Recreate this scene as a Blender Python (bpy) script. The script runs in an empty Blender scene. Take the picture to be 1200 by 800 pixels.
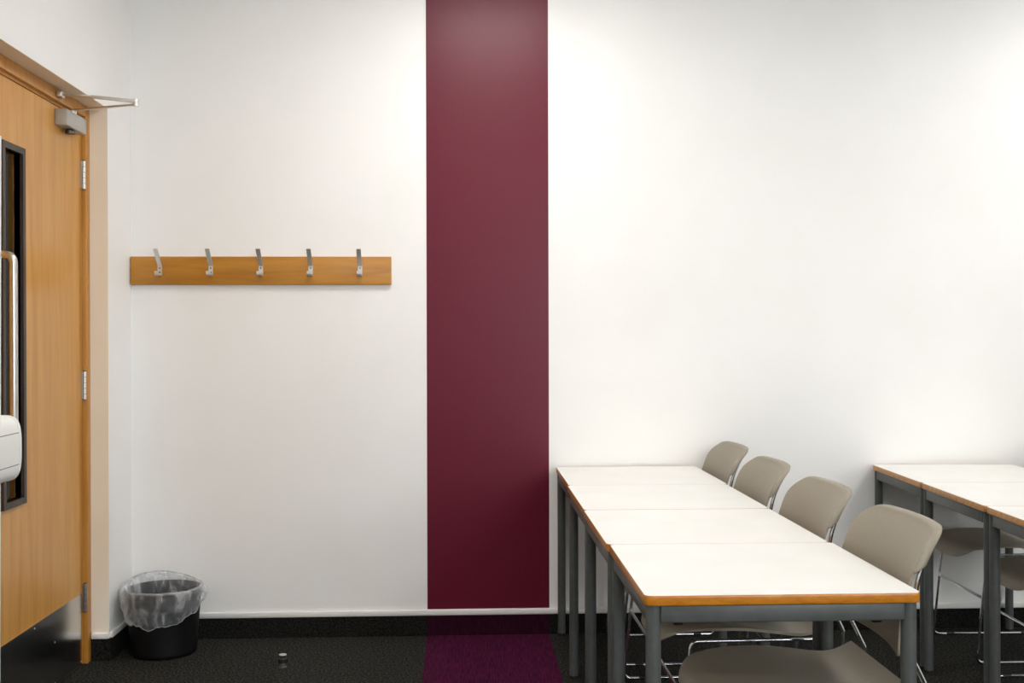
import bpy, bmesh, math, random
from mathutils import Vector, Matrix, noise
random.seed(7)
sc = bpy.context.scene
COL = sc.collection

# ------------------------------------------------------------------ camera
# world: X to the right along the back wall, Y into the room (back wall at Y = 0), Z up
CAM_YAW, CAM_PITCH, CAM_ROLL = .04379, -.00262, -.00257
cam_d = bpy.data.cameras.new('camera')
cam = bpy.data.objects.new('camera', cam_d); COL.objects.link(cam)
cam_d.sensor_width = 36.0; cam_d.sensor_fit = 'HORIZONTAL'
cam_d.lens = 36.0 * 1300.0 / 1200.0
cam_d.clip_start = .05; cam_d.clip_end = 60
def _cam():
    sy, cy = math.sin(CAM_YAW), math.cos(CAM_YAW)
    R = Vector((cy, -sy, 0)); F0 = Vector((sy, cy, 0)); Z = Vector((0, 0, 1))
    F = F0 * math.cos(CAM_PITCH) + Z * math.sin(CAM_PITCH)
    U = -F0 * math.sin(CAM_PITCH) + Z * math.cos(CAM_PITCH)
    c, s = math.cos(CAM_ROLL), math.sin(CAM_ROLL)
    R, U = R * c + U * s, U * c - R * s
    m = Matrix((R, U, -F)).transposed().to_4x4()
    m.translation = Vector((0, -4.7726, 1.273))
    cam.matrix_world = m
_cam()
sc.camera = cam

# ------------------------------------------------------------------ world, exposure
w = bpy.data.worlds.new('world'); sc.world = w; w.use_nodes = True
w.node_tree.nodes['Background'].inputs[0].default_value = (.8, .9, 1, 1)
w.node_tree.nodes['Background'].inputs[1].default_value = .05
sc.view_settings.view_transform = 'Standard'; sc.view_settings.look = 'None'
sc.view_settings.gamma = 1; sc.view_settings.use_curve_mapping = False
sc.view_settings.exposure = 0.13
LAMP = 21.0          # radiance of the ceiling luminaires
LAMP_COL = (1.0, .968, .925)
# daylight entering by the window in the rear wall (behind the camera)
sun_d = bpy.data.lights.new('window_daylight', 'AREA'); sun_d.shape = 'RECTANGLE'; sun_d.size = 4.3; sun_d.size_y = 1.5
sun_d.energy = 165; sun_d.color = (.93, .97, 1.0)
day = bpy.data.objects.new('window_daylight', sun_d); COL.objects.link(day)
day.location = (2.9, -7.74, 1.78); day.rotation_euler = (math.radians(-90), 0, math.radians(180))

# ------------------------------------------------------------------ materials
def srgb(r, g, b):
    f = lambda c: c / 12.92 if c <= .04045 else ((c + .055) / 1.055) ** 2.4
    return (f(r / 255), f(g / 255), f(b / 255), 1)
def mat(name, col, rough=.5, metal=0, spec=.5):
    m = bpy.data.materials.new(name); m.use_nodes = True
    b = m.node_tree.nodes['Principled BSDF']
    b.inputs['Base Color'].default_value = col
    b.inputs['Roughness'].default_value = rough
    b.inputs['Metallic'].default_value = metal
    b.inputs['Specular IOR Level'].default_value = spec
    return m
def nd(m, t, **k):
    n = m.node_tree.nodes.new(t)
    for a, v in k.items(): setattr(n, a, v)
    return n
def ln(m, a, ao, b, bi): m.node_tree.links.new(a.outputs[ao], b.inputs[bi])
def speckle(m, c1, c2, scale, detail=3, lo=.35, hi=.65, bump=0, stretch=(1, 1, 1), dist=.002, coord='Object'):
    """colour varies between c1 and c2 with a noise; same noise gives fine relief"""
    b = m.node_tree.nodes['Principled BSDF']
    tc = nd(m, 'ShaderNodeTexCoord'); mp = nd(m, 'ShaderNodeMapping'); mp.inputs['Scale'].default_value = stretch
    nz = nd(m, 'ShaderNodeTexNoise'); nz.inputs['Scale'].default_value = scale; nz.inputs['Detail'].default_value = detail
    cr = nd(m, 'ShaderNodeValToRGB')
    cr.color_ramp.elements[0].position = lo; cr.color_ramp.elements[0].color = c1
    cr.color_ramp.elements[1].position = hi; cr.color_ramp.elements[1].color = c2
    ln(m, tc, coord, mp, 'Vector'); ln(m, mp, 'Vector', nz, 'Vector'); ln(m, nz, 'Fac', cr, 'Fac'); ln(m, cr, 'Color', b, 'Base Color')
    if bump:
        bp = nd(m, 'ShaderNodeBump'); bp.inputs['Strength'].default_value = bump; bp.inputs['Distance'].default_value = dist
        ln(m, nz, 'Fac', bp, 'Height'); ln(m, bp, 'Normal', b, 'Normal')
    return m
M = {}
M['wall'] = speckle(mat('white_wall_paint', srgb(244, 243, 240), .55), srgb(243, 242, 239), srgb(246, 245, 243), 2.2, 4, bump=.06, dist=.004)
M['ceiling'] = speckle(mat('ceiling_tile', srgb(238, 238, 235), .9), srgb(225, 225, 222), srgb(240, 240, 238), 160, 2, bump=.3, dist=.001)
M['stripe'] = speckle(mat('maroon_paint', srgb(112, 30, 52), .36, spec=.28), srgb(96, 17, 39), srgb(102, 20, 42), 300, 2, bump=.05, dist=.001)
M['cream'] = speckle(mat('cream_reveal', srgb(232, 212, 186), .5), srgb(244, 232, 212), srgb(248, 237, 218), 3, 3, bump=.04)  # door recess faces, a warmer tone than the walls
M['capwhite'] = mat('white_plastic_trim', srgb(240, 238, 234), .35)
M['carpet'] = speckle(mat('charcoal_carpet', srgb(40, 40, 38), .95, spec=.1), srgb(11, 11, 10), srgb(68, 68, 63), 120, 4, .40, .68, bump=1.0, dist=.004)
M['purple'] = speckle(mat('purple_carpet', srgb(88, 20, 62), .95, spec=.1), srgb(44, 7, 31), srgb(84, 20, 58), 120, 3, .3, .7, bump=.8, stretch=(1.6, .12, 1.6), dist=.004)
M['carpetwall'] = speckle(mat('charcoal_carpet_skirting', srgb(32, 32, 30), .95, spec=.1), srgb(12, 12, 11), srgb(44, 44, 41), 140, 4, .38, .70, bump=.9, dist=.004)
M['purplewall'] = speckle(mat('purple_carpet_skirting', srgb(62, 14, 44), .95, spec=.1), srgb(36, 8, 22), srgb(54, 15, 36), 160, 3, .3, .7, bump=.8, stretch=(1, 1, .2), dist=.004)

def wood(name, c1, c2, c3, stretch, scale=5.0, rough=.35, bump=.05):
    m = mat(name, c2, rough); b = m.node_tree.nodes['Principled BSDF']
    tc = nd(m, 'ShaderNodeTexCoord'); mp = nd(m, 'ShaderNodeMapping'); mp.inputs['Scale'].default_value = stretch
    n1 = nd(m, 'ShaderNodeTexNoise'); n1.inputs['Scale'].default_value = scale; n1.inputs['Detail'].default_value = 6; n1.inputs['Distortion'].default_value = .6
    cr = nd(m, 'ShaderNodeValToRGB'); e = cr.color_ramp.elements
    e[0].position = .28; e[0].color = c1; e[1].position = .72; e[1].color = c3
    k = e.new(.5); k.color = c2
    n2 = nd(m, 'ShaderNodeTexNoise'); n2.inputs['Scale'].default_value = scale * 9; n2.inputs['Detail'].default_value = 3
    mx = nd(m, 'ShaderNodeMix', data_type='RGBA', blend_type='MULTIPLY'); mx.inputs[0].default_value = .16
    bp = nd(m, 'ShaderNodeBump'); bp.inputs['Strength'].default_value = bump; bp.inputs['Distance'].default_value = .001
    ln(m, tc, 'Object', mp, 'Vector'); ln(m, mp, 'Vector', n1, 'Vector'); ln(m, mp, 'Vector', n2, 'Vector')
    ln(m, n1, 'Fac', cr, 'Fac'); ln(m, cr, 'Color', mx, 6); ln(m, n2, 'Color', mx, 7); ln(m, mx, 2, b, 'Base Color')
    ln(m, n2, 'Fac', bp, 'Height'); ln(m, bp, 'Normal', b, 'Normal')
    return m
M['door'] = wood('beech_door_veneer', srgb(202, 141, 58), srgb(213, 154, 72), srgb(221, 165, 84), (1, 7, .55), 3.2, .3)
M['frame'] = wood('varnished_door_frame', srgb(184, 122, 44), srgb(198, 137, 58), srgb(208, 150, 72), (6, 6, .5), 5, .35)
M['board'] = wood('honey_oak_board', srgb(172, 112, 28), srgb(190, 129, 40), srgb(202, 142, 54), (.9, 6, 7), 3.5, .4)
M['lip'] = wood('varnished_wood_edging', srgb(176, 105, 16), srgb(192, 120, 24), srgb(204, 134, 38), (3, 3, 8), 12, .3)
M['lip_pale'] = wood('pale_wood_edging', srgb(176, 120, 62), srgb(200, 146, 84), srgb(216, 166, 104), (5, 5, 8), 12, .4)  # paler edging for the row away from the stripe
M['laminate'] = speckle(mat('white_laminate', srgb(243, 242, 236), .32), srgb(234, 233, 228), srgb(238, 237, 233), 6, 3)
M['steel'] = speckle(mat('grey_painted_steel', srgb(96, 104, 104), .4), srgb(74, 78, 76), srgb(81, 85, 83), 40, 3, bump=.05, dist=.0005)
M['chrome'] = mat('chrome', (.82, .83, .85, 1), .1, 1)
M['satin'] = mat('satin_stainless_steel', (.68, .66, .63, 1), .28, 1)
M['alu'] = mat('brushed_aluminium', (.74, .73, .70, 1), .34, 1)
M['closer'] = mat('silver_painted_metal', srgb(186, 184, 178), .4, .35)
M['kick'] = mat('polished_kick_plate', (.64, .65, .66, 1), .2, 1)
M['black'] = mat('black_plastic', srgb(16, 16, 17), .45)
M['binblack'] = mat('black_bin_plastic', srgb(6, 6, 7), .6, spec=.18)
M['rubber'] = mat('black_rubber', srgb(12, 12, 12), .7)
M['bead'] = speckle(mat('dark_brown_glazing_bead', srgb(62, 49, 40), .45), srgb(54, 42, 34), srgb(70, 56, 46), 30, 3, stretch=(1, 1, .2))
M['shell'] = speckle(mat('beige_moulded_plastic', srgb(150, 142, 126), .5), srgb(143, 135, 119), srgb(153, 145, 129), 420, 2, bump=.12, dist=.0006)
M['whiteplastic'] = mat('white_casing_plastic', srgb(236, 236, 232), .4)
M['seam'] = mat('grey_seam_line', srgb(120, 118, 114), .6)
M['postwhite'] = mat('white_powder_coat', srgb(226, 232, 236), .4)
M['screw'] = mat('dark_screw_head', (.12, .11, .10, 1), .45, 1)
def glass(name, tint, rough=.02):
    m = mat(name, tint, rough); b = m.node_tree.nodes['Principled BSDF']
    b.inputs['Transmission Weight'].default_value = 1; b.inputs['IOR'].default_value = 1.45
    return m
M['glass'] = glass('smoky_safety_glass', (.75, .78, .76, 1))
def film():
    m = bpy.data.materials.new('clear_polythene'); m.use_nodes = True
    nt = m.node_tree; nt.nodes.clear()
    out = nd(m, 'ShaderNodeOutputMaterial'); tr = nd(m, 'ShaderNodeBsdfTransparent'); tr.inputs[0].default_value = (.95, .96, .97, 1)
    gl = nd(m, 'ShaderNodeBsdfPrincipled'); gl.inputs['Base Color'].default_value = (.82, .84, .86, 1); gl.inputs['Roughness'].default_value = .22
    gl.inputs['Specular IOR Level'].default_value = .8
    tc = nd(m, 'ShaderNodeTexCoord'); nz = nd(m, 'ShaderNodeTexNoise'); nz.inputs['Scale'].default_value = 17; nz.inputs['Detail'].default_value = 6; nz.inputs['Distortion'].default_value = .9
    bp = nd(m, 'ShaderNodeBump'); bp.inputs['Strength'].default_value = .9; bp.inputs['Distance'].default_value = .012
    mr = nd(m, 'ShaderNodeMapRange'); mr.inputs[1].default_value = .46; mr.inputs[2].default_value = .74; mr.inputs[3].default_value = .10; mr.inputs[4].default_value = .55
    lw = nd(m, 'ShaderNodeLayerWeight'); lw.inputs['Blend'].default_value = .5
    pw = nd(m, 'ShaderNodeMath', operation='POWER'); pw.inputs[1].default_value = 1.7
    ml = nd(m, 'ShaderNodeMath', operation='MULTIPLY_ADD', use_clamp=True); ml.inputs[1].default_value = .75
    mx = nd(m, 'ShaderNodeMixShader'); mp = nd(m, 'ShaderNodeMapping'); mp.inputs['Scale'].default_value = (1, 1, .5)
    ln(m, tc, 'Object', mp, 'Vector'); ln(m, mp, 'Vector', nz, 'Vector'); ln(m, nz, 'Fac', bp, 'Height'); ln(m, bp, 'Normal', gl, 'Normal')
    ln(m, nz, 'Fac', mr, 0); ln(m, lw, 'Facing', pw, 0); ln(m, pw, 0, ml, 0); ln(m, mr, 0, ml, 2)
    ln(m, ml, 0, mx, 0); ln(m, tr, 0, mx, 1); ln(m, gl, 0, mx, 2); ln(m, mx, 0, out, 0)
    return m
M['film'] = film()
def thin_glass():
    m = bpy.data.materials.new('window_glass'); m.use_nodes = True; m.node_tree.nodes.clear()
    o = nd(m, 'ShaderNodeOutputMaterial'); t = nd(m, 'ShaderNodeBsdfTransparent'); g = nd(m, 'ShaderNodeBsdfGlossy'); g.inputs['Roughness'].default_value = .02
    f = nd(m, 'ShaderNodeFresnel'); f.inputs[0].default_value = 1.45; x = nd(m, 'ShaderNodeMixShader')
    ln(m, f, 0, x, 0); ln(m, t, 0, x, 1); ln(m, g, 0, x, 2); ln(m, x, 0, o, 0); return m
M['pane'] = thin_glass()
def emit(name, col, s):
    m = bpy.data.materials.new(name); m.use_nodes = True; m.node_tree.nodes.clear()
    o = nd(m, 'ShaderNodeOutputMaterial'); e = nd(m, 'ShaderNodeEmission'); e.inputs[0].default_value = (*col, 1); e.inputs[1].default_value = s
    ln(m, e, 0, o, 0); return m
M['lamp'] = emit('lit_diffuser', LAMP_COL, LAMP)

# ------------------------------------------------------------------ helpers
def bm_box(bm, x0, x1, y0, y1, z0, z1, bevel=0, seg=2):
    r = bmesh.ops.create_cube(bm, size=1)
    vs = r['verts']
    for v in vs:
        v.co = Vector((x0 if v.co.x < 0 else x1, y0 if v.co.y < 0 else y1, z0 if v.co.z < 0 else z1))
    if bevel:
        es = list({e for v in vs for e in v.link_edges})
        bmesh.ops.bevel(bm, geom=es, offset=bevel, segments=seg, affect='EDGES', profile=.5)
def bm_tube(bm, pts, r, n=10, cap=True):
    pts = [Vector(p) for p in pts]; rings = []
    t0 = (pts[1] - pts[0]).normalized()
    a = Vector((0, 0, 1)) if abs(t0.z) < .9 else Vector((0, 1, 0))
    nrm = t0.cross(a).normalized()
    for i, p in enumerate(pts):
        if i == 0: t = t0
        elif i == len(pts) - 1: t = (pts[i] - pts[i - 1]).normalized()
        else: t = ((pts[i] - pts[i - 1]).normalized() + (pts[i + 1] - pts[i]).normalized()).normalized()
        nrm = (nrm - t * nrm.dot(t)).normalized(); bn = t.cross(nrm)
        rr = r[i] if isinstance(r, (list, tuple)) else r
        rings.append([bm.verts.new(p + (nrm * math.cos(k * 2 * math.pi / n) + bn * math.sin(k * 2 * math.pi / n)) * rr) for k in range(n)])
    for A, B in zip(rings, rings[1:]):
        for k in range(n): bm.faces.new((A[k], A[(k + 1) % n], B[(k + 1) % n], B[k]))
    if cap:
        bm.faces.new(rings[0][::-1]); bm.faces.new(rings[-1])
def bm_lathe(bm, prof, c=(0, 0, 0), n=32, cap0=True, cap1=True):
    rings = []
    for r, z in prof:
        rings.append([bm.verts.new((c[0] + r * math.cos(k * 2 * math.pi / n), c[1] + r * math.sin(k * 2 * math.pi / n), c[2] + z)) for k in range(n)])
    for A, B in zip(rings, rings[1:]):
        for k in range(n): bm.faces.new((A[k], A[(k + 1) % n], B[(k + 1) % n], B[k]))
    if cap0: bm.faces.new(rings[0][::-1])
    if cap1: bm.faces.new(rings[-1])
def bm_grid(bm, rows):
    vs = [[bm.verts.new(p) for p in r] for r in rows]
    for A, B in zip(vs, vs[1:]):
        for k in range(len(A) - 1): bm.faces.new((A[k], A[k + 1], B[k + 1], B[k]))
    return vs
def fillet(pts, rads, n=6):
    pts = [Vector(p) for p in pts]; out = [pts[0]]
    for i in range(1, len(pts) - 1):
        a = (pts[i - 1] - pts[i]); b = (pts[i + 1] - pts[i]); r = rads[i - 1]
        la, lb = a.length, b.length; a.normalize(); b.normalize()
        ang = a.angle(b); d = min(r / math.tan(ang / 2), la * .48, lb * .48)
        p0 = pts[i] + a * d; p1 = pts[i] + b * d
        for k in range(n + 1):
            t = k / n; out.append(p0 * (1 - t) ** 2 + pts[i] * 2 * t * (1 - t) + p1 * t * t)
    out.append(pts[-1]); return out
def obj(name, bm, m, parent=None, smooth=False, ang=40):
    bmesh.ops.recalc_face_normals(bm, faces=bm.faces)
    me = bpy.data.meshes.new(name); bm.to_mesh(me); bm.free()
    me.materials.append(m)
    if smooth:
        me.polygons.foreach_set('use_smooth', [True] * len(me.polygons))
        me.set_sharp_from_angle(angle=math.radians(ang))
    o = bpy.data.objects.new(name, me); COL.objects.link(o)
    if parent: o.parent = parent
    return o
def box(name, b, m, parent=None, bevel=0, seg=2):
    bm = bmesh.new(); bm_box(bm, *b, bevel=bevel, seg=seg)
    return obj(name, bm, m, parent, smooth=bool(bevel), ang=50)
def empty(name, loc=(0, 0, 0), rz=0):
    o = bpy.data.objects.new(name, None); COL.objects.link(o); o.location = loc; o.rotation_euler = (0, 0, rz); o.empty_display_size = .1
    return o
def tag(o, label, cat, group=None):
    o['label'] = label; o['category'] = cat
    if group: o['group'] = group
    return o
def struct(o, label=None):
    o['kind'] = 'structure'
    if label: o['label'] = label
    return o
def copy_tree(o, parent=None):
    c = o.copy(); COL.objects.link(c); c.parent = parent
    for ch in list(o.children):
        copy_tree(ch, c)
    return c

# ------------------------------------------------------------------ the room
XL, XR, YB, CEIL = -1.408, 5.4, -7.6, 2.93      # left wall, right wall, rear wall, ceiling height
OP0, OP1, OPZ = -.303, -1.402, 2.192            # door opening in the left wall
T = .16
floor = struct(box('floor', (XL - T, XR + T, YB - T, T, -.1, 0), M['carpet']), 'charcoal carpet floor with a purple strip')
wall_back = struct(box('wall_back', (XL - T, XR + T, 0, T, 0, CEIL), M['wall']), 'white painted wall with a maroon stripe')
bm = bmesh.new()
bm_box(bm, XL - T, XL, OP0, 0, 0, CEIL)
bm_box(bm, XL - T, XL, OP1, OP0, OPZ, CEIL)
bm_box(bm, XL - T, XL, YB, OP1, 0, CEIL)
wall_left = struct(obj('wall_left', bm, M['wall']), 'white painted wall around the recessed door')
struct(box('wall_right', (XR, XR + T, YB, 0, 0, CEIL), M['wall']), 'white painted wall')
WX0, WX1, WZ0, WZ1 = .7, 5.1, 1.0, 2.56
bm = bmesh.new()
bm_box(bm, XL - T, WX0, YB - T, YB, 0, CEIL); bm_box(bm, WX1, XR + T, YB - T, YB, 0, CEIL)
bm_box(bm, WX0, WX1, YB - T, YB, 0, WZ0); bm_box(bm, WX0, WX1, YB - T, YB, WZ1, CEIL)
struct(obj('wall_rear', bm, M['wall']), 'white painted wall with a long window')
win = struct(empty('window_1', (0, YB - .07, 0)), 'long window in the rear wall')
for k in range(5):
    x = WX0 + .025 + k * (WX1 - WX0 - .05) / 4
    box('mullion', (x - .025, x + .025, -.03, .03, WZ0, WZ1), M['capwhite'], win)
for z in (WZ0 + .025, WZ1 - .025): box('rail', (WX0, WX1, -.028, .028, z - .025, z + .025), M['capwhite'], win)
for k in range(4):
    x0 = WX0 + .05 + k * (WX1 - WX0 - .05) / 4; box('pane', (x0, x0 + (WX1 - WX0 - .05) / 4 - .05, -.004, .004, WZ0 + .05, WZ1 - .05), M['pane'], win)
ceiling = struct(box('ceiling', (XL - T, XR + T, YB - T, T, CEIL, CEIL + .1), M['ceiling']), 'white tiled ceiling')
# cream lining of the door recess: side reveal, soffit, far side reveal
bm = bmesh.new()
bm_box(bm, XL - T, XL - .0005, OP0 - .001, OP0 + .012, 0, OPZ)
obj('recess_lining', bm, M['cream'], wall_left)
bm = bmesh.new(); bm_box(bm, XL - T, XL - .0005, OP1, OP0, OPZ - .001, OPZ + .012); obj('recess_lining', bm, M['cream'], wall_left)
bm = bmesh.new(); bm_box(bm, XL - T, XL - .0005, OP1 - .012, OP1 + .001, 0, OPZ); obj('recess_lining', bm, M['cream'], wall_left)
# maroon stripe on the wall and purple carpet tiles continuing it on skirting and floor
S0, S1 = -.1572, .3675
CAP0, CAP1 = .0865, .1115
box('painted_stripe', (S0, S1, -.0012, .002, CAP1 + .001, CEIL), M['stripe'], wall_back)
tl = None
for i in range(9):
    y1 = -.009 - i * .5245
    o = box('carpet_tile', (S0, S1 - .002, y1 - .5240, y1, -.004, .0009), M['purple'], floor)
# skirting: carpet strip with a white plastic cap
bb = struct(box('baseboard_back', (XL, S0, -.008, 0, 0, CAP0), M['carpetwall']), 'charcoal carpet skirting with white cap')
box('carpet_strip', (S0, S1, -.008, 0, 0, CAP0), M['purplewall'], bb)
box('carpet_strip', (S1, XR, -.008, 0, 0, CAP0), M['carpetwall'], bb)
box('cap', (XL, XR, -.0115, 0, CAP0, CAP1), M['capwhite'], bb, bevel=.004)
bl = struct(box('baseboard_left', (XL, XL + .008, OP0 - .001, -.008, 0, CAP0), M['carpetwall']), 'charcoal carpet skirting with white cap')
box('cap', (XL, XL + .0115, OP0 + .006, -.0115, CAP0, CAP1), M['capwhite'], bl, bevel=.004)
box('carpet_strip', (-1.4765, XL + .008, OP0 - .008, OP0 - .001, 0, CAP0), M['carpetwall'], bl)
box('cap', (-1.4775, XL - .002, OP0 - .0115, OP0 - .001, CAP0, CAP1), M['capwhite'], bl, bevel=.004)
box('carpet_strip', (XL, XL + .008, YB, OP1 - .01, 0, CAP0), M['carpetwall'], bl)
box('cap', (XL, XL + .0115, YB, OP1 - .01, CAP0, CAP1), M['capwhite'], bl, bevel=.004)

# ------------------------------------------------------------------ ceiling luminaires (the room's lamps)
def ceiling_light(x, y, label):
    t = tag(empty('ceiling_light', (x, y, CEIL)), label, 'ceiling light', 'square ceiling light panels')
    bm = bmesh.new()
    for a in ((-.6, -.57, -.6, .6), (.57, .6, -.6, .6), (-.57, .57, -.6, -.57), (-.57, .57, .57, .6)):
        bm_box(bm, a[0] * .5, a[1] * .5, a[2] * .5, a[3] * .5, -.014, -.0005)
    obj('frame', bm, M['capwhite'], t)
    box('diffuser', (-.285, .285, -.285, .285, -.008, -.001), M['lamp'], t)
lamp_labels = {(0, 0): 'lit square ceiling light panel above the maroon wall stripe', (1, 0): 'lit square ceiling light panel above the table row away from the stripe',
               (0, 1): 'lit square ceiling light panel second from the striped wall, in line with the stripe', (1, 1): 'lit square ceiling light panel second from the striped wall, away from the door',
               (0, 2): 'lit square ceiling light panel by the window wall, on the door side', (1, 2): 'lit square ceiling light panel above the long window'}
for i, x in enumerate((.15, 3.0)):
    for j, y in enumerate((-1.05, -3.4, -5.75)):
        ceiling_light(x, y, lamp_labels[(i, j)])

# ------------------------------------------------------------------ door in the left wall
XF, XD = -1.478, -1.493            # frame front, leaf front
LH, LL = -.351, -1.352             # leaf hinge edge, lock edge
door = struct(empty('door_1', (0, 0, 0)), 'beech veneer door with metal kick plate and narrow window')
box('jamb', (XL - T, XF, -.348, OP0 - .0012, 0, OPZ - .002), M['frame'], door, bevel=.002)
box('jamb', (XL - T, XF, OP1 + .0012, LL - .003, 0, OPZ - .002), M['frame'], door, bevel=.002)
box('head', (XL - T, XF, LL - .003, -.348, 2.146, OPZ - .002), M['frame'], door, bevel=.002)
box('head_stop', (XL - T, XD - .001, LL - .003, -.348, 2.136, 2.146), M['frame'], door)
box('head_stop', (XL - T, -1.542, LL - .003, -.348, 2.11, 2.136), M['frame'], door)
box('door_stop_bead', (XL - T, -1.542, -.365, -.348, 0, 2.136), M['frame'], door)
# leaf: built as slabs around the vision panel opening
V0, V1, VZ0, VZ1 = -1.105, -.960, .742, 1.898   # clear opening
bm = bmesh.new()
for a in ((LL, V0, .006, 2.131), (V1, LH - .034, .006, 2.131), (V0, V1, .006, VZ0), (V0, V1, VZ1, 2.131)):
    bm_box(bm, XD - .044, XD, a[0], a[1], a[2], a[3])
leaf = obj('leaf', bm, M['door'], door)
box('leaf_edge', (XD - .044, XD - .001, LH - .034, LH, .006, 2.131), M['frame'], door)
bm = bmesh.new()
xb = XD + .011
for a in ((V0 - .022, V0, VZ0 - .022, VZ1 + .022), (V1, V1 + .022, VZ0 - .022, VZ1 + .022), (V0, V1, VZ0 - .022, VZ0), (V0, V1, VZ1, VZ1 + .022)):
    bm_box(bm, XD - .020, xb, *a)
vp = obj('vision_panel', bm, M['bead'], door)
box('glass', (XD - .026, XD - .020, V0 - .01, V1 + .01, VZ0 - .01, VZ1 + .01), M['glass'], vp)
kp = box('kick_plate', (XD, XD + .0015, LL + .01, -.372, .008, .283), M['kick'], door)
for y, z in ((-.385, .27), (-.385, .02), (-.85, .27), (-.66, .17), (-.66, .02), (-1.2, .27)):
    bm = bmesh.new(); bm_lathe(bm, [(.0035, 0), (.0025, .0012)], n=10)
    o = obj('screw', bm, M['satin'], kp); o.location = (XD + .0015, y, z); o.rotation_euler = (0, math.pi / 2, 0)
for z in (1.919, 1.094, .262):
    bm = bmesh.new()
    for k in range(5):
        bm_lathe(bm, [(.0068, 0), (.0068, .0205)], c=(0, 0, -.055 + k * .022), n=14)
    h = obj('hinge', bm, M['satin'], door, True)
    h.location = (XD + .0085, -.3505, z)
    bm = bmesh.new(); bm_lathe(bm, [(.005, -.058), (.005, .058)], n=10); obj('hinge_pin', bm, M['screw'], h, True)
    box('hinge_leaf', (-.0085, -.006, -.013, .0, -.053, .053), M['satin'], h)
# pull handle
bm = bmesh.new()
hy = -1.182
bm_tube(bm, fillet([(XD, hy, 1.545), (XD + .066, hy, 1.545), (XD + .066, hy, .945), (XD, hy, .945)], (.03, .03), 8), .0125, 16)
h = obj('pull_handle', bm, M['satin'], door, True, 60)
for z in (1.545, .945):
    bm = bmesh.new(); bm_lathe(bm, [(.02, 0), (.02, .006)], n=20)
    o = obj('rose', bm, M['satin'], h, True); o.location = (XD, hy, z); o.rotation_euler = (0, math.pi / 2, 0)
# overhead closer with its folded arm
cl = box('door_closer', (XD, XD + .045, -.640, -.430, 2.060, 2.120), M['closer'], door, bevel=.003)
bm = bmesh.new(); bm_lathe(bm, [(.017, 0), (.017, .012), (.012, .016)], n=20); o = obj('valve_cap', bm, M['screw'], cl, True); o.location = (XD + .022, -.545, 2.044)
bm = bmesh.new(); bm_lathe(bm, [(.013, 0), (.013, .016)], n=16); o = obj('spindle', bm, M['alu'], cl, True); o.location = (XD + .024, -.515, 2.120)
EL = Vector((-1.185, -.69, 2.131))
def flat_bar(bm, a, b, wdt, th):
    a, b = Vector(a), Vector(b); d = (b - a).normalized(); s = d.cross(Vector((0, 0, 1))).normalized() * wdt / 2; u = s.cross(d).normalized() * th / 2
    vs = [bm.verts.new(p + q) for p in (a, b) for q in (s + u, s - u, -s - u, -s + u)]
    for f in ((0, 1, 2, 3), (7, 6, 5, 4), (0, 4, 5, 1), (1, 5, 6, 2), (2, 6, 7, 3), (3, 7, 4, 0)): bm.faces.new([vs[i] for i in f])
bm = bmesh.new(); flat_bar(bm, (XD + .024, -.515, 2.1385), EL + Vector((0, 0, -.007)), .018, .006); obj('arm', bm, M['alu'], cl)
bm = bmesh.new(); sh = Vector((XF + .012, -.652, 2.168))
mid = sh.lerp(EL, .42) + Vector((0, 0, .004))
flat_bar(bm, mid, EL + Vector((0, 0, .006)), .022, .010); bm_tube(bm, [sh, mid + (mid - sh) * .1], .0055, 10)
obj('arm', bm, M['alu'], cl)
bm = bmesh.new(); bm_lathe(bm, [(.011, -.013), (.011, -.002), (.009, -.001), (.009, .001), (.011, .002), (.011, .013)], n=16); o = obj('elbow_joint', bm, M['alu'], cl, True); o.location = EL
box('arm_shoe', (XF, XF + .022, -.672, -.632, 2.156, 2.180), M['alu'], cl, bevel=.004)

# ------------------------------------------------------------------ coat rack
rack = tag(empty('coat_rack', (-.856, 0, 1.5045)), 'long honey-coloured wooden coat rack with five metal hooks on the white wall', 'coat rack')
box('board', (-.549, .549, -.020, -.0005, 0, .1195), M['board'], rack, bevel=.003)
def strip(bm, prof, wdt):
    """bent flat strip: prof = (y, z) centre line; real thickness .003"""
    L = len(prof); vs = []
    for i, (y, z) in enumerate(prof):
        a = prof[max(0, i - 1)]; b = prof[min(L - 1, i + 1)]
        d = Vector((0, b[0] - a[0], b[1] - a[1])).normalized(); n_ = Vector((0, -d.z, d.y)) * .0016
        vs.append([bm.verts.new(Vector((sx * wdt / 2, y, z)) + sn * n_) for sx, sn in ((-1, 1), (1, 1), (1, -1), (-1, -1))])
    for A, B in zip(vs, vs[1:]):
        for k in range(4): bm.faces.new((A[k], A[(k + 1) % 4], B[(k + 1) % 4], B[k]))
    bm.faces.new(vs[0][::-1]); bm.faces.new(vs[-1])
hook0 = None
for hx in (-1.281, -1.068, -.858, -.648, -.439):
    if hook0 is None:
        bm = bmesh.new()
        pts = fillet([(0, -.050, .020), (0, -.050, .003), (0, -.0022, .0015), (0, -.0022, .046), (0, -.072, .112)], (.006, .004, .01), 4)
        strip(bm, [(p.y, p.z) for p in pts], .0185)
        hook0 = obj('hook', bm, M['alu'], rack, True, 30)
        for z in (.035, .017):
            bm = bmesh.new(); bm_lathe(bm, [(.0034, 0), (.0022, .0015)], n=10)
            s = obj('screw', bm, M['screw'], hook0); s.location = (0, -.0040, z); s.rotation_euler = (math.pi / 2, 0, 0)
        h = hook0
    else:
        h = copy_tree(hook0, rack)
    h.location = (hx + .856, -.0205, 1.5395 - 1.5045)

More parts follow.
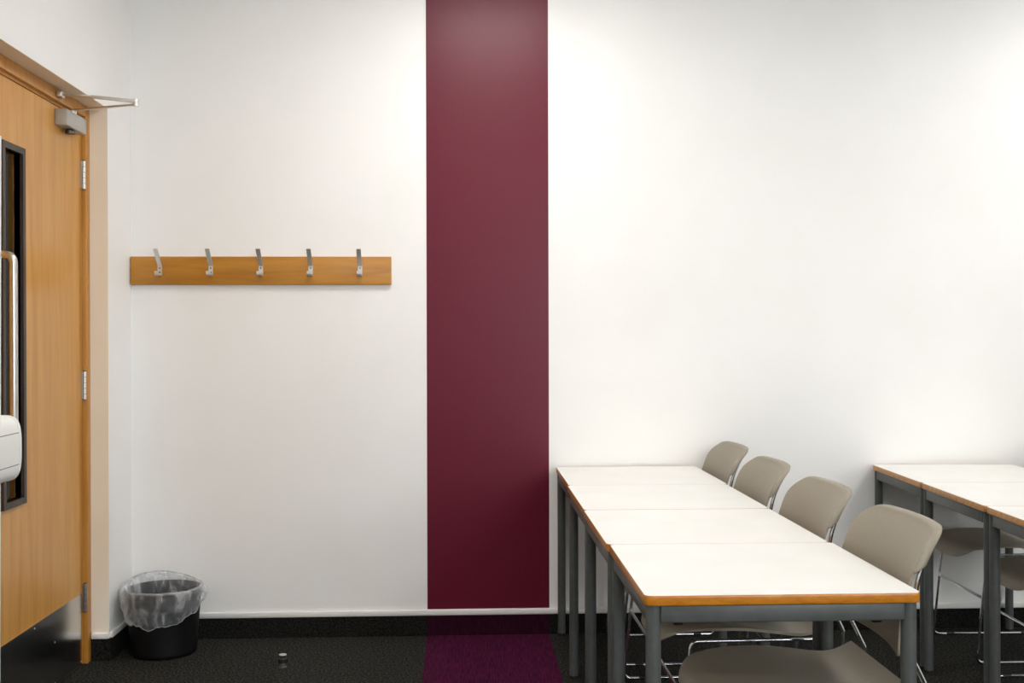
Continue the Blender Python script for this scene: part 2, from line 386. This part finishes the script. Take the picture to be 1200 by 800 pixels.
# ------------------------------------------------------------------ tables
TW, TD, TH = .606, .599, .72
def rrect(wd, dp, r, n=5):
    pts = []
    for cx, cy, a0 in ((wd / 2 - r, dp / 2 - r, 0), (-wd / 2 + r, dp / 2 - r, 90), (-wd / 2 + r, -dp / 2 + r, 180), (wd / 2 - r, -dp / 2 + r, 270)):
        for k in range(n + 1):
            a = math.radians(a0 + 90 * k / n); pts.append((cx + r * math.cos(a), cy + r * math.sin(a)))
    return pts
def make_table(lip):
    t = empty('square_table')
    wd, dp = TW - .0004, TD - .0004
    inner = rrect(wd - .003, dp - .003, .0165)
    bm = bmesh.new()
    lo = [bm.verts.new((x, y, TH - .022)) for x, y in inner]; hi = [bm.verts.new((x, y, TH)) for x, y in inner]
    bm.faces.new(hi); bm.faces.new(lo[::-1])
    n = len(inner)
    for k in range(n): bm.faces.new((lo[k], lo[(k + 1) % n], hi[(k + 1) % n], hi[k]))
    obj('tabletop', bm, M['laminate'], t)
    # bull-nosed wooden edging swept round the rim
    prof = [(.0015, -.0004), (.0009, -.0009), (.0004, -.0022), (0, -.0055), (0, -.0170), (.0004, -.0200), (.0009, -.0213), (.0015, -.0220)]
    bm = bmesh.new(); rings = []
    for off, z in prof:
        rings.append([bm.verts.new((x, y, TH + z)) for x, y in rrect(wd - 2 * off, dp - 2 * off, .018 - off)])
    rings.append(rings[0])
    for A, B in zip(rings, rings[1:]):
        for k in range(n): bm.faces.new((A[k], A[(k + 1) % n], B[(k + 1) % n], B[k]))
    obj('edging', bm, lip, t, True, 50)
    lx, ly, lr = wd / 2 - .022, dp / 2 - .022, .0168
    for sx, sy in ((-1, -1), (1, -1), (-1, 1), (1, 1)):
        bm = bmesh.new(); bm_lathe(bm, [(lr, .012), (lr, TH - .0225)], n=24)
        l = obj('leg', bm, M['steel'], t, True); l.location = (sx * lx, sy * ly, 0)
        bm = bmesh.new(); bm_lathe(bm, [(lr - .002, 0), (lr + .0006, .002), (lr + .0006, .012)], n=20); obj('foot', bm, M['rubber'], l, True)
        box('buffer', (sx * lx - sx * .060 - .011, sx * lx - sx * .060 + .011, sy * ly - sy * .034 - .010, sy * ly - sy * .034 + .010, TH - .076, TH - .0222), M['black'], t, bevel=.004)
    a0 = TH - .061
    for s in (-1, 1):
        box('apron', (-lx + lr - .003, lx - lr + .003, s * (ly + lr - .0155) - .0135, s * (ly + lr - .0155) + .0135, a0, TH - .0225), M['steel'], t, bevel=.003)
        box('apron', (s * (lx + lr - .0155) - .0135, s * (lx + lr - .0155) + .0135, -ly + lr - .003, ly - lr + .003, a0, TH - .0225), M['steel'], t, bevel=.003)
    return t
proto_t = make_table(M['lip'])
def place_table(first, x, y, a, label, group):
    o = proto_t if first else copy_tree(proto_t)
    o.location = (x, y, 0); o.rotation_euler = (0, 0, a)
    return tag(o, label, 'table', group)
G1, G2 = 'square tables in the row next to the maroon stripe', 'square tables in the row away from the maroon stripe'
LA, LX = -.0038, .392
lab1 = ['square white table pushed against the wall, in the row next to the maroon stripe',
        'square white table second from the wall, in the row next to the maroon stripe',
        'square white table third from the wall, in the row next to the maroon stripe',
        'square white table at the free end of the row next to the maroon stripe']
offs = (.004, -.001, -.003, .004); dep = (.010, .0102, .0126, .0128)
for i in range(4):
    cx, dy = TW / 2, -(i + .5) * TD
    place_table(i == 0, LX + offs[i] + cx * math.cos(LA) - dy * math.sin(LA), cx * math.sin(LA) + dy * math.cos(LA) - dep[i], LA, lab1[i], G1)
RA, RX = -.0594, 1.7786
lab2 = ['square white table against the wall in the row away from the maroon stripe',
        'square white table second from the wall in the row away from the maroon stripe',
        'square white table third from the wall in the row away from the maroon stripe']
for i in range(3):
    cx, dy = TW / 2, -(i + .5) * TD
    o = place_table(False, RX + cx * math.cos(RA) - dy * math.sin(RA), cx * math.sin(RA) + dy * math.cos(RA) - .010 - i * .0012, RA, lab2[i], G2)
    for ch in o.children:
        if ch.name.startswith('edging'):
            ch.data = ch.data.copy(); ch.data.materials[0] = M['lip_pale']

# ------------------------------------------------------------------ chairs
def interp(tab, t):
    for (a, va), (b, vb) in zip(tab, tab[1:]):
        if t <= b:
            k = (t - a) / (b - a) if b > a else 0
            return va + (vb - va) * max(0, min(1, k))
    return tab[-1][1]
def smooth_tab(tab, t, h):
    return sum(interp(tab, t + h * d) for d in (-1, -.5, 0, .5, 1)) / 5
def solid(bm, th):
    bmesh.ops.recalc_face_normals(bm, faces=bm.faces)
    bmesh.ops.solidify(bm, geom=list(bm.faces), thickness=th)
def make_chair():
    """faces -X; origin on the floor below the front edge of the seat"""
    c = empty('stacking_chair')
    # seat pan
    prof = [(0, .396), (.003, .416), (.012, .432), (.030, .444), (.060, .452), (.10, .4555), (.20, .4535), (.30, .446), (.37, .440), (.405, .4395), (.435, .445), (.460, .455), (.482, .4685)]
    HW = .210
    us = [math.sin(k / 12 * math.pi / 2) for k in range(-12, 13)]
    rows = []
    ss = [0, .002, .006, .012, .020, .030, .045, .06, .08, .1, .14, .18, .22, .26, .3, .33, .36, .38, .40, .42, .435, .45, .465, .475, .482]
    for q in ss:
        row = []
        for u in us:
            au = abs(u)
            hw = HW - .012 * max(0, 1 - q / .12) ** 2 - .006 * max(0, (q - .46) / .022) ** 2
            back = .075 * (1 - math.sqrt(max(0, 1 - max(0, (au - .45) / .55) ** 2.2)))    # front corners swept back
            x = q + back * (1 - q / .482) ** 1.5
            z = interp(prof, q)
            z += math.exp(-((q - .24) / .16) ** 2) * (.012 * au ** 2.5 - .006)
            if q < .06: z += (.450 - z) * .88 * au ** 4
            row.append((x, u * hw, z))
        rows.append(row)
    bm = bmesh.new(); bm_grid(bm, rows); solid(bm, .008)
    obj('seat', bm, M['shell'], c, True, 60)
    # backrest: curved panel whose upper rim rolls backwards over the uprights
    Z0, Z1 = .545, .831
    bx = [(.545, .470), (.60, .471), (.66, .480), (.72, .498), (.765, .515), (.795, .532), (.815, .548), (.831, .565)]
    zs = [Z0 + q for q in (0, .003, .007, .012, .02, .05, .08, .11, .14, .17, .187, .194, .201, .212, .224, .235, .245, .254, .262, .269, .275, .280, .2835, .286)]
    rows = []
    for z in zs:
        hw = .219 + .005 * (z - Z0) / (Z1 - Z0)
        RT, RB = .066, .014
        if z > Z1 - RT: hw = hw - RT + math.sqrt(max(0, RT ** 2 - (z - Z1 + RT) ** 2))
        if z < Z0 + RB: hw = hw - RB + math.sqrt(max(0, RB ** 2 - (Z0 + RB - z) ** 2))
        us2 = [math.sin(k / 10 * math.pi / 2) for k in range(-10, 11)]
        X = smooth_tab(bx, z, .015)
        rows.append([(X - .030 * (u * hw / .21) ** 2 + .004, u * hw, z) for u in us2])
    bm = bmesh.new(); vs = bm_grid(bm, rows)
    up = [r for r in vs if r[0].co.z > .737]
    rim = [r[0] for r in up] + vs[-1][1:-1] + [r[-1] for r in reversed(up)]     # rim from one notch over the top to the other
    prev = rim; L = len(rim)
    for dx, out, sc_ in ((.003, .0022, 1), (.010, .0030, 1), (.019, .0022, 1)):
        ring = []
        for k, v in enumerate(rim):
            a_, b_ = rim[max(0, k - 1)].co, rim[min(L - 1, k + 1)].co
            n_ = Vector((0, -(b_.z - a_.z), b_.y - a_.y)); n_.normalize()
            if n_.z < -.2 or n_.dot(Vector((0, v.co.y, v.co.z - .7))) < 0: n_ = -n_
            g = min(1, max(0, (v.co.z - .738) / .014))
            ring.append(bm.verts.new(v.co + Vector((dx * g + .0003, 0, 0)) + n_ * out))
        for k in range(L - 1): bm.faces.new((prev[k], prev[k + 1], ring[k + 1], ring[k]))
        prev = ring
    o = obj('backrest', bm, M['shell'], c, True, 75)
    md = o.modifiers.new('thickness', 'SOLIDIFY'); md.thickness = .006; md.offset = 0
    # chrome rod frames, one each side: upright, rear leg, floor runner, front leg, seat rail
    r = .0056
    for s in (-1, 1):
        y = s * .2145
        pts = [(.507, y * .99, .775), (.490, y, .730), (.459, y, .575), (.522, y, .447), (.512, y, r), (.047, y, r), (.090, y * .99, .4235), (.490, y * .98, .4255)]
        bm = bmesh.new(); bm_tube(bm, fillet(pts, (.2, .05, .035, .022, .026, .024), 6), r, 10)
        f = obj('side_frame', bm, M['chrome'], c, True, 60)
        for x in (.12, .44):
            bm = bmesh.new(); bm_tube(bm, [(x - .016, y, r), (x + .016, y, r)], r + .0008, 8)
            # glide clips sit round the runner, touching the carpet
            bmesh.ops.translate(bm, verts=bm.verts, vec=(0, 0, .0008))
            obj('glide', bm, M['black'], f, True)
    bm = bmesh.new(); bm_tube(bm, [(.073, -.2145, .257), (.073, .2145, .257)], r, 10); obj('crossbar', bm, M['chrome'], c, True, 60)
    bm = bmesh.new(); bm_tube(bm, [(.30, -.209, .4235), (.30, .209, .4235)], r * .9, 10); obj('crossbar', bm, M['chrome'], c, True, 60)
    return c
proto_c = make_chair()
H1, H2 = 'chairs along the table row next to the maroon stripe', 'chairs along the table row away from the maroon stripe'
spots = [(.558, -.276, 0, 'beige plastic chair beside the wall, at the table row next to the maroon stripe', H1),
         (.548, -.872, 0, 'beige plastic chair second from the wall, at the table row next to the maroon stripe', H1),
         (.545, -1.480, .0, 'beige plastic chair third from the wall, at the table row next to the stripe', H1),
         (.545, -2.075, .0, 'beige plastic chair at the free end of the table row next to the maroon stripe', H1),
         (1.955, -.318, -.03, 'beige plastic chair beside the wall, under the table row away from the stripe', H2),
         (1.902, -.915, -.04, 'beige plastic chair second from the wall, under the table row away from the stripe', H2)]
for i, (x, y, a, lb, g) in enumerate(spots):
    o = proto_c if i == 0 else copy_tree(proto_c)
    o.location = (x, y, 0); o.rotation_euler = (0, 0, a); tag(o, lb, 'chair', g)

# ------------------------------------------------------------------ waste bin and its clear liner
BX, BY = -1.222, -.196
bin_ = tag(empty('waste_bin', (BX, BY, 0)), 'round black plastic waste bin in the corner beside the door', 'bin')
bm = bmesh.new()
bm_lathe(bm, [(.120, .004), (.126, .0), (.129, .006), (.131, .016), (.130, .019), (.147, .246), (.1525, .249), (.1525, .262), (.149, .263), (.144, .246), (.126, .02), (.120, .012)], n=48, cap0=True, cap1=True)
obj('body', bm, M['binblack'], bin_, True, 35)
bm = bmesh.new(); bm_lathe(bm, [(.1475, .240), (.1540, .2435), (.1540, .2475), (.1475, .249)], n=48, cap0=False, cap1=False); obj('rim', bm, M['binblack'], bin_, True, 50)
bm = bmesh.new(); N = 144; rows = []
def fold(t, k, a): return a * (noise.noise(Vector((math.cos(t) * 3.1, math.sin(t) * 3.1, k * 3.0))) + .6 * noise.noise(Vector((math.cos(t) * 8, math.sin(t) * 8, k * 7.0 + 5))))
levels = [('i', .06), ('i', .11), ('i', .16), ('i', .20), ('i', .235), ('r', .0), ('r', .5), ('r', 1.0)] + [('o', k / 9) for k in range(1, 10)]
for kind, q in levels:
    row = []
    for k in range(N + 1):
        t = 2 * math.pi * (k % N) / N
        front = .5 * (1 + math.cos(t - math.radians(262)))            # 1 towards the room, slightly left
        backleft = max(0, math.cos(t - math.radians(128))) ** 1.5
        lift = .030 * backleft
        if kind == 'i':
            r = .124 + (.146 - .128) * q / .25 + fold(t, q * 4, .006) - .004; z = q + (lift * .6 if q > .2 else 0)
        elif kind == 'r':
            r = (.143, .1515, .1585)[int(q * 2)] + fold(t, 1 + q * .2, .003); z = (.262, .2705, .266)[int(q * 2)] + lift + fold(t, 2.2, .004)
        else:
            hem = .243 - .112 * front ** 1.3 + .012 * math.sin(3 * t + 1) * (1 - front) + fold(t, 9, .012)
            top = .264 + lift
            z = top + (hem - top) * q
            # bag stands off the bin wall in soft bellies, gathered again at the hem
            rb = .1565 - .02 * max(0, (.255 - z)) / .25
            r = rb + .0045 + .010 * math.sin(q * math.pi) * (.5 + .5 * front) + .010 * backleft * math.sin(q * math.pi) + fold(t, 3 + q * 1.3, .011)
            r = max(r, rb + .001)
        x, y = r * math.cos(t), r * math.sin(t)
        x = max(x, XL + .008 - BX); y = min(y, -.016 - BY)
        row.append((x, y, z))
    rows.append(row)
vs = bm_grid(bm, rows); bmesh.ops.remove_doubles(bm, verts=bm.verts, dist=1e-6)
o = obj('bin_liner', bm, M['film'], None, True, 180); o.location = (BX, BY, 0)
HEM = rows[-1][:-1]; RIM = rows[6][:-1]
M['film_edge'] = mat('gathered_polythene', srgb(190, 196, 200), .3); M['film_edge'].node_tree.nodes['Principled BSDF'].inputs['Alpha'].default_value = .55
for nm, ring, rr in (('hem', HEM, .0016), ('fold', [(p[0] * 1.01, p[1] * 1.01, p[2] + .001) for p in RIM], .0013)):
    bm = bmesh.new(); bm_tube(bm, ring + [ring[0]], [rr * (1 + .7 * noise.noise(Vector(p) * 60)) for p in ring + [ring[0]]], 6, cap=False); obj(nm, bm, M['film_edge'], o, True, 180)
tag(o, 'crumpled clear plastic liner folded over the rim of the black bin', 'bin liner')

# ------------------------------------------------------------------ floor door stop
ds = tag(empty('door_stop', (-.704, -.432, 0)), 'small chrome door stop with black rubber ring on the carpet', 'door stop')
bm = bmesh.new(); bm_lathe(bm, [(.0135, 0), (.0135, .002), (.0110, .003), (.0110, .022)], n=24); obj('post', bm, M['satin'], ds, True)
bm = bmesh.new(); bm_lathe(bm, [(.0165, .018), (.0188, .020), (.0188, .033), (.0165, .035)], n=24); obj('rubber_ring', bm, M['rubber'], ds, True)
bm = bmesh.new(); bm_lathe(bm, [(.0120, .035), (.0135, .044), (.0155, .048), (.0145, .0495)], n=24); obj('cap', bm, M['satin'], ds, True)

# ------------------------------------------------------------------ white equipment stand at the edge of view
st = tag(empty('equipment_stand', (-1.0675, -2.21, 0)), 'white floor stand carrying a rounded white box, in front of the door', 'stand')
bm = bmesh.new(); bm_lathe(bm, [(.20, 0), (.20, .012), (.19, .018), (.04, .024), (.03, .04)], n=40); obj('base', bm, M['postwhite'], st, True)
bm = bmesh.new(); bm_tube(bm, [(-.0085, 0, .02), (.001, 0, 1.735)], .0205, 20); obj('post', bm, M['postwhite'], st, True, 50)
# D-section casing lying along Y, bulging to the right
def dsec(inset=0):
    pts = []
    hx, hz = .062 - inset, .0745 - inset
    for k in range(25):
        a = -math.pi / 2 + math.pi * k / 24
        ca, sa = math.cos(a), math.sin(a)
        pts.append((hx * abs(ca) ** .36 * (1 if ca >= 0 else -1), hz * (abs(sa) ** .62) * (1 if sa >= 0 else -1)))
    return [(-.05, -hz)] + pts + [(-.05, hz)]
def dprism(bm, y0, y1, inset=0):
    A = [bm.verts.new((x, y0, z)) for x, z in dsec(inset)]; B = [bm.verts.new((x, y1, z)) for x, z in dsec(inset)]
    n = len(A)
    for k in range(n): bm.faces.new((A[k], A[(k + 1) % n], B[(k + 1) % n], B[k]))
    bm.faces.new(A[::-1]); bm.faces.new(B)
bm = bmesh.new(); dprism(bm, -.42, -.003); cs = obj('casing', bm, M['whiteplastic'], st, True, 40)
cs.location = (-.005, .010, 1.026); cs.rotation_euler = (0, 0, math.radians(2.0))
bm = bmesh.new(); dprism(bm, -.003, .009, -.001); obj('end_cap', bm, M['whiteplastic'], cs, True, 40)
for z in (.036, -.036):
    box('seam', (.0555, .0612, -.418, -.004, z - .0009, z + .0009), M['seam'], cs)
